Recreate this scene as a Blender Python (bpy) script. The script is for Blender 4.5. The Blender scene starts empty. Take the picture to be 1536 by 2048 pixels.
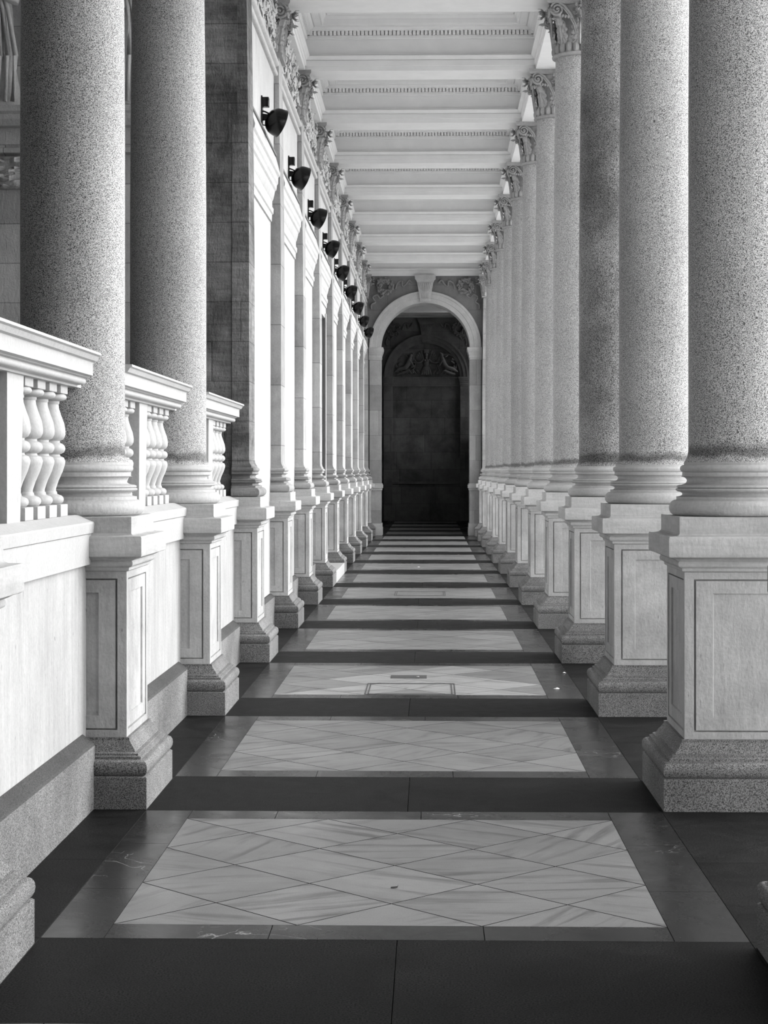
import bpy, bmesh, math, random
from mathutils import Vector, Matrix
R = random.Random(7)
PI = math.pi
C = bpy.context.scene.collection
SP = 3.32                      # bay length
CY0 = 9.055                    # centre of column 1 along the corridor
LX, RX = -1.775, 1.532         # column axes left and right
def cy(n): return CY0 + SP * (n - 1)

# ------------------------------------------------------------------ materials
def nt(m):
    m.use_nodes = True
    t = m.node_tree
    b = t.nodes['Principled BSDF']
    return t, b
def N(t, kind, **kw):
    n = t.nodes.new(kind)
    for k, v in kw.items():
        if k in n.inputs: n.inputs[k].default_value = v
        else: setattr(n, k, v)
    return n
def math_(t, op, a, b=None, clamp=False):
    n = t.nodes.new('ShaderNodeMath'); n.operation = op; n.use_clamp = clamp
    for i, v in enumerate((a, b)):
        if v is None: continue
        if isinstance(v, (int, float)): n.inputs[i].default_value = v
        else: t.links.new(v, n.inputs[i])
    return n.outputs[0]
def coords(t, scale=(1, 1, 1), uv=False, jitter=True):
    tc = t.nodes.new('ShaderNodeTexCoord')
    mp = t.nodes.new('ShaderNodeMapping'); mp.inputs['Scale'].default_value = scale
    src = tc.outputs['UV' if uv else 'Object']
    t.links.new(src, mp.inputs['Vector'])
    if jitter:
        oi = t.nodes.new('ShaderNodeObjectInfo')
        cx = t.nodes.new('ShaderNodeCombineXYZ')
        r = math_(t, 'MULTIPLY', oi.outputs['Random'], 37.0)
        t.links.new(r, cx.inputs[0]); t.links.new(r, cx.inputs[1]); t.links.new(r, cx.inputs[2])
        t.links.new(cx.outputs[0], mp.inputs['Location'])
    return mp.outputs[0], src
def noise(t, vec, scale, detail=3, rough=.6, dist=0):
    n = t.nodes.new('ShaderNodeTexNoise')
    n.inputs['Scale'].default_value = scale; n.inputs['Detail'].default_value = detail
    n.inputs['Roughness'].default_value = rough; n.inputs['Distortion'].default_value = dist
    t.links.new(vec, n.inputs['Vector'])
    return n.outputs['Fac']
def remap(t, v, a, b, c, d):
    n = t.nodes.new('ShaderNodeMapRange'); n.clamp = True
    t.links.new(v, n.inputs[0])
    for i, x in enumerate((a, b, c, d)): n.inputs[i + 1].default_value = x
    return n.outputs[0]
def finish(t, b, val, rough, bumpsrc=None, bump=0.0, dist=.01, spec=.5):
    comb = t.nodes.new('ShaderNodeCombineXYZ')
    for i in range(3): t.links.new(val, comb.inputs[i])
    t.links.new(comb.outputs[0], b.inputs['Base Color'])
    if isinstance(rough, (int, float)): b.inputs['Roughness'].default_value = rough
    else: t.links.new(rough, b.inputs['Roughness'])
    b.inputs['Specular IOR Level'].default_value = spec
    if bumpsrc is not None:
        bn = t.nodes.new('ShaderNodeBump'); bn.inputs['Strength'].default_value = bump
        bn.inputs['Distance'].default_value = dist
        t.links.new(bumpsrc, bn.inputs['Height']); t.links.new(bn.outputs[0], b.inputs['Normal'])
def granite(name, base, dark, grain=110, amount=.55, mottle=.12, ring=None, rough=.75, bump=.3):
    m = bpy.data.materials.new(name); t, b = nt(m)
    v, raw = coords(t)
    a = noise(t, v, grain, 2, .7)
    c = noise(t, v, grain * .45, 2, .6)
    s = remap(t, a, .495, .575, 0, 1)
    s2 = remap(t, c, .58, .72, 0, .7)
    s = math_(t, 'MAXIMUM', s, s2)
    br = remap(t, a, .3, .46, 1.35, 1.0)
    f = math_(t, 'MULTIPLY', s, -amount)
    f = math_(t, 'ADD', f, 1.0)
    f = math_(t, 'MULTIPLY', f, br)
    big = noise(t, v, 1.6, 4, .65)
    f = math_(t, 'MULTIPLY', f, remap(t, big, .3, .7, 1 - mottle, 1 + mottle))
    f = math_(t, 'MULTIPLY', f, base)
    if ring:                                     # dark weathered stain just above the moulded base
        z0, z1 = ring
        sx = t.nodes.new('ShaderNodeSeparateXYZ'); t.links.new(raw, sx.inputs[0])
        wob = noise(t, v, 5, 3, .6)
        zz = math_(t, 'ADD', sx.outputs[2], math_(t, 'MULTIPLY', math_(t, 'SUBTRACT', wob, .5), .09))
        up = remap(t, zz, z0, z0 + .02, 0, 1)
        dn = remap(t, zz, z1, z1 + .035, 1, 0)
        k = math_(t, 'MULTIPLY', math_(t, 'MULTIPLY', up, dn), -.6)
        f = math_(t, 'MULTIPLY', f, math_(t, 'ADD', k, 1.0))
    f = math_(t, 'MAXIMUM', f, dark)
    finish(t, b, f, rough, a, bump, .004, .3)
    return m
def stone(name, base, var=.18, streak=.12, bump=.35, spots=.5, joints=None, rough=.85, stain=0.0, horiz=False):
    m = bpy.data.materials.new(name); t, b = nt(m)
    v, raw = coords(t)
    n1 = noise(t, v, 3.2, 5, .65)
    f = remap(t, n1, .25, .75, 1 - var, 1 + var * .6)
    vs = t.nodes.new('ShaderNodeMapping'); vs.inputs['Scale'].default_value = (2.2, 2.2, 24) if horiz else (14, 14, 1.3)
    t.links.new(v, vs.inputs[0])
    n2 = noise(t, vs.outputs[0], 1.5, 4, .7)
    f = math_(t, 'MULTIPLY', f, remap(t, n2, .35, .75, 1.0, 1 - streak))
    vp = t.nodes.new('ShaderNodeMapping'); vp.inputs['Scale'].default_value = (30, 30, 9)
    t.links.new(v, vp.inputs[0])
    n3 = noise(t, vp.outputs[0], 1.4, 3, .6)
    f = math_(t, 'MULTIPLY', f, remap(t, n3, .68, .76, 1, 1 - spots))
    n4 = noise(t, v, 60, 2, .5)
    f = math_(t, 'MULTIPLY', f, remap(t, n4, .3, .7, .94, 1.05))
    if stain > 0:
        n5 = noise(t, v, 1.1, 5, .7, .4)
        f = math_(t, 'MULTIPLY', f, remap(t, n5, .45, .62, 1, 1 - stain))
    h = math_(t, 'ADD', n4, math_(t, 'MULTIPLY', n3, 1.5))
    if joints:
        ch, dark = joints
        oi = t.nodes.new('ShaderNodeObjectInfo')
        sx = t.nodes.new('ShaderNodeSeparateXYZ'); t.links.new(raw, sx.inputs[0])
        u = math_(t, 'DIVIDE', sx.outputs[2], ch)
        u = math_(t, 'ADD', u, math_(t, 'MULTIPLY', oi.outputs['Random'], .0))
        fr = math_(t, 'FRACT', u); fl = math_(t, 'FLOOR', u)
        w = .006 / ch
        jn = math_(t, 'LESS_THAN', fr, w * 1.3)
        # vertical joints staggered from course to course
        half = math_(t, 'FRACT', math_(t, 'MULTIPLY', math_(t, 'SINE', math_(t, 'MULTIPLY', fl, 12.99)), 437.5))
        hx = math_(t, 'ADD', math_(t, 'DIVIDE', sx.outputs[0], 1.1), half)
        jx = math_(t, 'LESS_THAN', math_(t, 'FRACT', hx), .009)
        cxn = t.nodes.new('ShaderNodeCombineXYZ')
        t.links.new(fl, cxn.inputs[0]); t.links.new(math_(t, 'FLOOR', hx), cxn.inputs[1])
        t.links.new(math_(t, 'MULTIPLY', oi.outputs['Random'], 91), cxn.inputs[2])
        wn = t.nodes.new('ShaderNodeTexWhiteNoise'); t.links.new(cxn.outputs[0], wn.inputs[0])
        f = math_(t, 'MULTIPLY', f, remap(t, wn.outputs[0], 0, 1, .78, 1.12))
        j = math_(t, 'MAXIMUM', jn, jx)
        f = math_(t, 'MULTIPLY', f, math_(t, 'ADD', math_(t, 'MULTIPLY', j, -dark), 1))
    f = math_(t, 'MULTIPLY', f, base)
    finish(t, b, f, rough, h, bump, .006, .25)
    return m
def plain(name, base, rough=.5, metal=0, var=.06, scale=9, spec=.5):
    m = bpy.data.materials.new(name); t, b = nt(m)
    v, _ = coords(t)
    f = remap(t, noise(t, v, scale, 4, .6), .3, .7, base * (1 - var), base * (1 + var))
    finish(t, b, f, rough, None, spec=spec)
    b.inputs['Metallic'].default_value = metal
    return m
def marble(name):
    m = bpy.data.materials.new(name); t, b = nt(m)
    v, _ = coords(t, (1, 9, 1), uv=True, jitter=False)
    n = noise(t, v, 1.5, 5, .62, .5)
    at = t.nodes.new('ShaderNodeAttribute'); at.attribute_name = 'tone'
    vein = remap(t, n, .5, .66, 1.05, .5)
    v2, _ = coords(t, (1, 1, 1), jitter=False)
    n2 = noise(t, v2, 160, 2, .6)
    f = math_(t, 'MULTIPLY', vein, remap(t, n2, .3, .7, .86, 1.1))
    n3 = noise(t, v2, 2.2, 4, .6)
    f = math_(t, 'MULTIPLY', f, remap(t, n3, .3, .7, .86, 1.08))
    f = math_(t, 'MULTIPLY', f, at.outputs['Fac'])
    finish(t, b, f, remap(t, n3, .3, .7, .42, .3), None, spec=.42)
    return m
def slate(name, base, fleck, rmin=.2, rmax=.42, grain=120, spec=.5):
    m = bpy.data.materials.new(name); t, b = nt(m)
    v, _ = coords(t, jitter=False)
    at = t.nodes.new('ShaderNodeAttribute'); at.attribute_name = 'tone'
    n = noise(t, v, 3.0, 6, .7, .6)
    f = remap(t, n, .3, .75, .55, 1.6)
    vs = t.nodes.new('ShaderNodeMapping'); vs.inputs['Scale'].default_value = (3, 16, 1)
    t.links.new(v, vs.inputs[0])
    ns = noise(t, vs.outputs[0], 1.6, 5, .7, 1.4)
    f = math_(t, 'ADD', f, remap(t, ns, .66, .8, 0, fleck))
    if fleck > 1:                                 # short pale calcite veins
        nv = noise(t, v, 2.3, 3, .55, 1.8)
        line = remap(t, math_(t, 'ABSOLUTE', math_(t, 'SUBTRACT', nv, .5)), .0, .009, 1, 0)
        msk = remap(t, noise(t, v, 1.1, 2, .5), .56, .64, 0, 1)
        f = math_(t, 'ADD', f, math_(t, 'MULTIPLY', math_(t, 'MULTIPLY', line, msk), 16.0))
    n2 = noise(t, v, grain, 2, .6)
    f = math_(t, 'MULTIPLY', f, remap(t, n2, .34, .66, .25, 2.1))
    f = math_(t, 'MULTIPLY', f, base)
    f = math_(t, 'MULTIPLY', f, at.outputs['Fac'])
    finish(t, b, f, remap(t, n, .3, .7, rmin, rmax), n2, .08, .002, spec)
    return m
M = dict(
    shaft=granite('granite_shaft', .52, .012, 240, .93, .10, ring=(1.655, 1.70)),
    shaft_dark=granite('granite_shaft_weathered', .30, .01, 170, .93, .45, ring=(1.655, 1.73)),
    base_granite=granite('granite_plinth', .23, .008, 220, .8, .35, rough=.8, bump=.5),
    pedestal=stone('pedestal_stone', .49, .24, .14, .4, .5, stain=.22),
    cornice=stone('pedestal_cap_stone', .50, .18, .22, .3, .3, horiz=True),
    colbase=stone('column_base_marble', .50, .14, .18, .3, .3, rough=.65, horiz=True),
    pil=stone('pilaster_ashlar', .40, .18, .10, .35, .3, joints=(.62, .5), stain=.25),
    wall=stone('wall_ashlar', .53, .12, .16, .3, .25, joints=None),
    front=stone('front_wall_ashlar', .25, .5, .45, .8, .5, joints=(.3366, .45), stain=.6, horiz=True),
    facade=stone('facade_ashlar', .45, .15, .1, .5, .3, joints=(.3366, .45), stain=.2),
    rough=stone('rusticated_stone', .6, .4, .1, 1.0, .6, stain=.35),
    relief=stone('carved_stone', .58, .25, .1, .5, .4),
    capital=stone('capital_stone', .36, .25, .12, .4, .4),
    ceil=plain('ceiling_plaster', .74, .8, var=.04, scale=4, spec=.1),
    balus=stone('balustrade_marble', .47, .08, .05, .2, .2, rough=.6),
    low=stone('low_wall_stone', .47, .12, .22, .35, .7, stain=.08),
    black=plain('black_enamel', .004, .25, spec=.25),
    glass=plain('lamp_glass', .25, .1),
    dark=plain('joint_bedding', .02, .9),  # dark bedding that shows in the floor joints
    dark_top=plain('dark_top_strip', .12, .6),
    ledge=granite('granite_ledge_grime', .06, .01, 160, .6, .3),
    iron=plain('cast_iron', .05, .5),
    marble=marble('floor_marble'),
    slate=slate('floor_slate', .009, 2.6, .16, .34, 120, .2),
    gran=slate('floor_granite', .013, .6, .4, .6, 150, .02),
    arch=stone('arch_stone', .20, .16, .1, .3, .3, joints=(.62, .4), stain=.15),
    jamb=stone('jamb_ashlar', .36, .16, .1, .3, .3, joints=(.62, .4), stain=.15),
    wreath=stone('wreath_stone', .24, .16, .1, .3, .3),
    pilbase=stone('pilaster_base_stone', .38, .2, .18, .3, .3, horiz=True),
    pilbase_dark=stone('stained_base_stone', .27, .35, .3, .5, .3, stain=.4, horiz=True),
    archplain=stone('arch_moulding_stone', .47, .16, .06, .3, .3, stain=.1),
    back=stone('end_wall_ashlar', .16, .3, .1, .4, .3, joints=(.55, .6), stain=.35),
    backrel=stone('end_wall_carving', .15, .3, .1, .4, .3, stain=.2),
    ground=plain('courtyard_paving', .80, .9, var=.1, scale=.5),
)

# ------------------------------------------------------------------ mesh helpers
def tagp(o, label=None, cat=None, group=None, kind=None):
    if label: o['label'] = label
    if cat: o['category'] = cat
    if group: o['group'] = group
    if kind: o['kind'] = kind
    elif cat: o['kind'] = 'thing'
    return o
def obj(name, bm, mat, parent=None, smooth=False, loc=None, fix=True):
    if fix and bm.faces: bmesh.ops.recalc_face_normals(bm, faces=bm.faces[:])
    me = bpy.data.meshes.new(name)
    bm.to_mesh(me); bm.free()
    for mm in (mat if isinstance(mat, (list, tuple)) else [mat]): me.materials.append(mm)
    if smooth:
        for p in me.polygons: p.use_smooth = True
        if smooth is not True:
            me.set_sharp_from_angle(angle=math.radians(smooth))
    o = bpy.data.objects.new(name, me); C.objects.link(o)
    if parent: o.parent = parent
    if loc: o.location = loc
    return o
def thing(name, label, cat, loc=(0, 0, 0), group=None):
    o = bpy.data.objects.new(name, None); C.objects.link(o)
    o.empty_display_size = .2; o.location = loc
    return tagp(o, label, cat, group)
kids = {}
def copy_tree(o, loc=None, parent=None):
    c = o.copy(); C.objects.link(c)
    if parent: c.parent = parent
    if loc: c.location = loc
    for ch in list(o.children): copy_tree(ch, None, c)
    return c
def box(bm, x0, x1, y0, y1, z0, z1, bev=0):
    vs = [bm.verts.new((x, y, z)) for z in (z0, z1) for (x, y) in ((x0, y0), (x1, y0), (x1, y1), (x0, y1))]
    fs = [(3, 2, 1, 0), (4, 5, 6, 7), (0, 1, 5, 4), (1, 2, 6, 5), (2, 3, 7, 6), (3, 0, 4, 7)]
    fs = [bm.faces.new([vs[i] for i in f]) for f in fs]
    if bev:
        es = list({e for f in fs for e in f.edges})
        bmesh.ops.bevel(bm, geom=es, offset=bev, segments=2, affect='EDGES', profile=.5)
def sqloft(bm, prof, cx=0, cyy=0, caps=(True, True), hy=None):
    """square-plan moulding: prof = [(half, z)...]; hy = extra half length in y"""
    rings = []
    for h, z in prof:
        k = h if hy is None else h + hy
        rings.append([bm.verts.new((cx + a * h, cyy + b * k, z)) for a, b in ((-1, -1), (1, -1), (1, 1), (-1, 1))])
    for r0, r1 in zip(rings, rings[1:]):
        for i in range(4):
            j = (i + 1) % 4
            bm.faces.new((r0[i], r0[j], r1[j], r1[i]))
    if caps[0]: bm.faces.new(rings[0][::-1])
    if caps[1]: bm.faces.new(rings[-1])
def lathe(bm, prof, seg=48, c=(0, 0, 0), caps=True):
    rings = []
    for r, z in prof:
        rings.append([bm.verts.new((c[0] + r * math.cos(2 * PI * i / seg), c[1] + r * math.sin(2 * PI * i / seg), c[2] + z)) for i in range(seg)])
    for r0, r1 in zip(rings, rings[1:]):
        for i in range(seg):
            j = (i + 1) % seg
            bm.faces.new((r0[i], r0[j], r1[j], r1[i]))
    if caps:
        bm.faces.new(rings[0][::-1]); bm.faces.new(rings[-1])
def arc(cx, cz, r, a0, a1, n=6, rz=None):
    rz = rz or r
    return [(cx + r * math.cos(math.radians(a0 + (a1 - a0) * i / n)), cz + rz * math.sin(math.radians(a0 + (a1 - a0) * i / n))) for i in range(n + 1)]
def extrude_y(bm, prof, y0, y1, caps=True):
    """closed profile [(x,z)...] extruded along y"""
    a = [bm.verts.new((x, y0, z)) for x, z in prof]; b = [bm.verts.new((x, y1, z)) for x, z in prof]
    n = len(prof)
    for i in range(n):
        j = (i + 1) % n
        bm.faces.new((a[i], a[j], b[j], b[i]))
    if caps: bm.faces.new(a[::-1]); bm.faces.new(b)
def extrude_x(bm, prof, x0, x1):
    a = [bm.verts.new((x0, y, z)) for y, z in prof]; b = [bm.verts.new((x1, y, z)) for y, z in prof]
    n = len(prof)
    for i in range(n):
        j = (i + 1) % n
        bm.faces.new((a[i], a[j], b[j], b[i]))
    bm.faces.new(a[::-1]); bm.faces.new(b)
def tube(bm, pts, rad, seg=6, caps=True, flat=None):
    pts = [Vector(p) for p in pts]; n = len(pts)
    if isinstance(rad, (int, float)): rad = [rad] * n
    up = Vector((0, 0, 1)) if flat is None else Vector(flat)
    rings = []
    for i, p in enumerate(pts):
        d = (pts[min(i + 1, n - 1)] - pts[max(i - 1, 0)]).normalized()
        s = d.cross(up)
        if s.length < .05: s = d.cross(Vector((.3, 1, .2)))
        s.normalize(); q = s.cross(d).normalized()
        rings.append([bm.verts.new(p + rad[i] * (math.cos(2 * PI * k / seg) * s + math.sin(2 * PI * k / seg) * q)) for k in range(seg)])
    for r0, r1 in zip(rings, rings[1:]):
        for i in range(seg):
            j = (i + 1) % seg
            bm.faces.new((r0[i], r0[j], r1[j], r1[i]))
    if caps: bm.faces.new(rings[0][::-1]); bm.faces.new(rings[-1])
def blob(bm, c, r, rot=None, sub=1):
    if isinstance(r, (int, float)): r = (r, r, r)
    m = Matrix.Translation(c) @ (rot.to_4x4() if rot else Matrix.Identity(4)) @ Matrix.Diagonal((r[0], r[1], r[2], 1))
    bmesh.ops.create_icosphere(bm, subdivisions=sub, radius=1, matrix=m)
def leaf(bm, base, up, out, side, L, W, curl=1.0, lobes=4, nv=8, thick=.008, rise=.02):
    """acanthus leaf: grows along up, tip curls towards out; serrated edge, raised midrib and side ribs"""
    base, up, out, side = Vector(base), Vector(up), Vector(out), Vector(side)
    prev = None
    big = nv >= 10
    cols = (-1, -.78, -.55, -.33, -.14, 0, .14, .33, .55, .78, 1) if big else (-1, -.5, 0, .5, 1)
    n = nv * (3 if big else 2)
    for i in range(n + 1):
        t = i / n
        w = W * (math.sin(PI * min(1, t * .78 + .16)) ** .6) * (1 if t < .8 else max(.12, 1 - (t - .8) * 4.2))
        w *= .70 + .30 * abs(math.sin(PI * t * lobes)) ** .6
        if t < .72:
            p = base + up * (L * t / .72 * .86) + out * (rise * t)
        else:
            a = (t - .72) / .28 * PI * .85
            rr = L * .13 * curl
            p = base + up * (L * .86 + rr * math.sin(a)) + out * (rise * t + rr * (1 - math.cos(a)) * 1.25)
        row = []
        for s in cols:
            if big: k = thick * (1.3 if abs(s) < .1 else .55 * math.cos(abs(s) * 11 + 4.0 * t * lobes * (abs(s) > .3)))
            else: k = thick * (1.5 if abs(s) < .1 else (.0 if abs(s) > .9 else -.3))
            row.append(bm.verts.new(p + side * (w * s) - up * (.10 * W * abs(s)) + out * (k - abs(s) ** 2 * W * .25)))
        if prev:
            for k in range(len(cols) - 1): bm.faces.new((prev[k], prev[k + 1], row[k + 1], row[k]))
        prev = row
def spiral(bm, c, u, v, n, Rr, turns=2.1, thick=.012, start=0, hand=1, disc=True, seg=5):
    c, u, v, n = Vector(c), Vector(u), Vector(v), Vector(n)
    pts, rad = [], []
    K = int(turns * 16)
    for i in range(K + 1):
        t = i / K
        r = Rr * (1 - t) ** .9 + Rr * .1
        a = start + hand * t * turns * 2 * PI
        pts.append(c + u * (r * math.cos(a)) + v * (r * math.sin(a)) + n * (.25 * Rr * t))
        rad.append(thick * (1 - .45 * t))
    tube(bm, pts, rad, seg)
    blob(bm, c + n * (.25 * Rr), (Rr * .2,) * 3)
    if disc:
        ring = [bm.verts.new(c + u * (Rr * math.cos(2 * PI * k / 20)) + v * (Rr * math.sin(2 * PI * k / 20)) - n * thick * .6) for k in range(20)]
        bm.faces.new(ring)

# ------------------------------------------------------------------ column kit
def arcs_round(pts): return pts
PED_BASE = [(.435, 0), (.435, .148), (.428, .154)] + arc(.416, .191, .022, -80, 80, 6, .036) + \
           [(.408, .230), (.403, .232), (.403, .243), (.393, .247), (.388, .249), (.388, .256), (.372, .262), (.362, .280), (.349, .295), (.342, .308), (.337, .312), (.337, .325)]
CAP = [(.322, 1.118), (.334, 1.124), (.336, 1.137), (.342, 1.141)] + arc(.345, 1.158, .012, -60, 60, 4, .015) + \
      [(.352, 1.172), (.366, 1.178), (.378, 1.186), (.395, 1.189), (.404, 1.193), (.406, 1.2), (.406, 1.282), (.402, 1.289), (.362, 1.292), (.352, 1.298), (.349, 1.303), (.349, 1.378), (.346, 1.381)]
def die_mesh():
    bm = bmesh.new()
    z0, z1, h = .325, 1.118, .322
    for k in range(4):
        rot = Matrix.Rotation(k * PI / 2, 4, 'Z')
        prev = None
        for m, p in ((0, 0), (.044, 0), (.048, -.020), (.052, -.020), (.055, -.003), (.135, -.004), (.139, -.013), (.142, -.013)):
            ring = [bm.verts.new(rot @ Vector((a * (h - m), -(h + p), (z0 + m * .75) if b < 0 else (z1 - m * .75)))) for a, b in ((-1, -1), (1, -1), (1, 1), (-1, 1))]
            if prev:
                for i in range(4):
                    j = (i + 1) % 4
                    bm.faces.new((prev[i], prev[j], ring[j], ring[i]))
            prev = ring
        bm.faces.new(prev)
    bmesh.ops.remove_doubles(bm, verts=bm.verts[:], dist=1e-5)
    return bm
def base_prof(s=0):
    return [(.32 + s, 1.381)] + arc(.318 + s, 1.42, .034, -90, 90, 10, .039) + [(.316 + s, 1.459), (.316 + s, 1.474)] + \
        arc(.316 + s, 1.487, .030, 260, 100, 6, .013) + [(.314 + s, 1.502), (.316 + s, 1.504)] + arc(.312 + s, 1.509, .007, -70, 70, 4, .006) + [(.306 + s, 1.517)] + \
        arc(.308 + s, 1.523, .007, -70, 70, 4, .006) + [(.303 + s, 1.532)] + arc(.300 + s, 1.553, .036, 260, 100, 8, .021) + [(.287 + s, 1.576), (.287 + s, 1.594)] + \
        arc(.280 + s, 1.612, .018, -80, 80, 8, .018) + [(.279 + s, 1.631), (.279 + s, 1.642)]
def square_prof(p, d=-.012): return [(r + d, z) for r, z in p]
def shaft_r(z):
    if z < 1.70: return .257 + .022 * (1 - (z - 1.642) / .058) ** 2
    if z < 3.3: return .257
    t = (z - 3.3) / (5.86 - 3.3)
    return .257 - .027 * t ** 1.4
def shaft_pts(): return [1.642, 1.65, 1.66, 1.675, 1.70, 2.4, 3.3, 3.7, 4.1, 4.5, 4.9, 5.3, 5.6, 5.80, 5.86]

def make_pedestal(t, plain_=False):
    bm = bmesh.new(); sqloft(bm, CAP)
    ped = obj('pedestal', bm, M['cornice'], t, smooth=30)
    bm = bmesh.new(); sqloft(bm, PED_BASE)
    o = obj('granite_plinth', bm, M['base_granite'], ped, smooth=30)
    obj('pedestal_block', die_mesh(), M['pedestal'], ped)
    return ped
def capital_parts(t, clip=None, plan='round'):
    """composite capital between z=5.86 and 6.43; clip = keep only x > clip"""
    def fin(name, bm, parent, smooth=35):
        if clip is not None:
            bmesh.ops.bisect_plane(bm, geom=bm.verts[:] + bm.edges[:] + bm.faces[:], plane_co=(clip, 0, 0), plane_no=(-1, 0, 0), clear_outer=True)
            if not bm.faces: bm.free(); return None
        return obj(name, bm, M['capital'], parent, smooth=smooth, fix=False)
    bell = [(.232, 5.862), (.262, 5.868), (.268, 5.882), (.262, 5.897), (.234, 5.903), (.230, 5.93), (.228, 6.10), (.236, 6.2), (.255, 6.29), (.285, 6.35), (.29, 6.37)]
    bm = bmesh.new()
    if plan == 'round': lathe(bm, bell, 32)
    else: sqloft(bm, [(r * .97, z) for r, z in bell])
    bmesh.ops.recalc_face_normals(bm, faces=bm.faces[:])
    cap = fin('capital', bm, t)
    # ring of short rounded flutes above the astragal
    bm = bmesh.new()
    nfl = 20
    for k in range(nfl):
        a = 2 * PI * (k + .5) / nfl
        if plan == 'round':
            o = Vector((math.cos(a), math.sin(a), 0)); s = Vector((-o.y, o.x, 0)); b = o * .232
        else:
            f, q = divmod(k, 5)
            o = Matrix.Rotation(f * PI / 2, 3, 'Z') @ Vector((1, 0, 0)); s = Matrix.Rotation(f * PI / 2, 3, 'Z') @ Vector((0, 1, 0))
            b = o * .226 + s * ((q - 2) * .09)
        blob(bm, b + Vector((0, 0, 5.945)), (.036, .036, .066), Matrix.Rotation(a, 3, 'Z') if plan == 'round' else None, 2)
        blob(bm, b + o * .012 + Vector((0, 0, 5.945)), (.030, .010, .05) if plan == 'round' else (.03, .012, .05), Matrix.Rotation(a, 3, 'Z') if plan == 'round' else None, 2)
    fin('fluted_collar', bm, cap)
    # acanthus leaves: four wide on the faces, four on the corners
    Z = Vector((0, 0, 1))
    for k in range(4):
        rot = Matrix.Rotation(k * PI / 2, 3, 'Z')
        o, s = rot @ Vector((1, 0, 0)), rot @ Vector((0, 1, 0))
        bm = bmesh.new()
        leaf(bm, o * .248 + Z * 5.97, Z, o, s, .27, .092, 1.15, 6, 14, .016, .045)
        fin('acanthus_leaf', bm, cap)
        # central flower on the abacus and the twin stems below it
        bm = bmesh.new()
        c = o * .345 + Z * 6.335
        for q in range(5):
            a = q * 2 * PI / 5 + PI / 2
            u = s * math.cos(a) + Z * math.sin(a)
            leaf(bm, c - o * .01, (u + o * .35).normalized(), o, Z * math.cos(a) - s * math.sin(a), .062, .024, 1.2, 2, 5, .008, .03)
        blob(bm, c + o * .022, (.022, .018, .018))
        blob(bm, c - o * .03, (.04, .03, .03))
        leaf(bm, o * .27 + Z * 6.25, (Z + o * .45).normalized(), o, s, .12, .05, 1.4, 3, 6, .010, .03)
        for sg in (-1, 1): spiral(bm, o * .318 + s * (sg * .022) + Z * 6.215, o, Z, s * sg, .030, 1.3, .009, PI * .7, 1, False, 5)
        fin('fleuron', bm, cap)
    for k in range(4):
        rot = Matrix.Rotation(k * PI / 2 + PI / 4, 3, 'Z')
        o, s = rot @ Vector((1, 0, 0)), rot @ Vector((0, 1, 0))
        bm = bmesh.new()
        rb = .243 if plan == 'round' else .315
        leaf(bm, o * rb + Z * 5.99, Z, o, s, .24, .075, 1.3, 5, 12, .012, .06)
        leaf(bm, o * (rb + .05) + Z * 6.17, Z, o, s, .13, .055, 1.4, 3, 6, .01, .08)
        fin('acanthus_leaf', bm, cap)
    for k in range(4):
        rot = Matrix.Rotation(k * PI / 2, 3, 'Z')
        o, s = rot @ Vector((1, 0, 0)), rot @ Vector((0, 1, 0))
        for sg in (-1, 1):
            bm = bmesh.new()
            c = o * .300 + s * (sg * .238) + Z * 6.308
            spiral(bm, c + o * .012, s * -sg, Z, o, .064 if plan == 'round' else .073, 2.0, .0135, PI / 2 + .3, 1, plan != 'round')
            pts = [o * .262 + s * (sg * .03) + Z * 6.11, o * .272 + s * (sg * .05) + Z * 6.18, o * .285 + s * (sg * .10) + Z * 6.27, o * .295 + s * (sg * .16) + Z * 6.345, o * .300 + s * (sg * .215) + Z * 6.374]
            tube(bm, pts, [.008, .011, .014, .015, .012], 6)
            pts = [p + o * .004 + Z * -.020 + s * (sg * .012) for p in pts]
            tube(bm, pts, [.006, .008, .009, .009, .008], 5)
            for q in range(5):
                blob(bm, o * (.285 + .004 * q) + s * (sg * (.09 + .03 * q)) + Z * (6.235 + .004 * q), (.017, .017, .02), None, 1)
            spiral(bm, o * .283 + s * (sg * .055) + Z * 6.285, s * sg, Z, o, .026, 1.4, .007, PI / 2, 1, False, 5)
            fin('volute', bm, cap)
    # abacus with hollowed sides
    bm = bmesh.new()
    prof = []
    for z, g in ((6.372, -.02), (6.385, -.006), (6.392, 0), (6.43, 0)):
        ring = []
        for k in range(4):
            a0 = k * PI / 2
            for q in range(9):
                tt = -1 + 2 * q / 8
                x = (.305 + .04 * tt * tt) + g; y = tt * (.345 + g)
                ring.append(Vector((x * math.cos(a0) - y * math.sin(a0), x * math.sin(a0) + y * math.cos(a0), z)))
        prof.append([bm.verts.new(p) for p in ring])
    for r0, r1 in zip(prof, prof[1:]):
        n = len(r0)
        for i in range(n): bm.faces.new((r0[i], r0[(i + 1) % n], r1[(i + 1) % n], r1[i]))
    bm.faces.new(prof[0][::-1]); bm.faces.new(prof[-1])
    bmesh.ops.remove_doubles(bm, verts=bm.verts[:], dist=1e-4)
    bmesh.ops.recalc_face_normals(bm, faces=bm.faces[:])
    fin('abacus', bm, cap, 30)
    return cap
def make_column(loc, label, group):
    t = thing('granite_column', label, 'column', loc, group)
    make_pedestal(t)
    bm = bmesh.new(); lathe(bm, base_prof(), 64); obj('column_base', bm, M['colbase'], t, smooth=40)
    bm = bmesh.new(); lathe(bm, [(shaft_r(z), z) for z in shaft_pts()], 64); obj('shaft', bm, M['shaft'], t, smooth=60)
    capital_parts(t)
    return t
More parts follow.
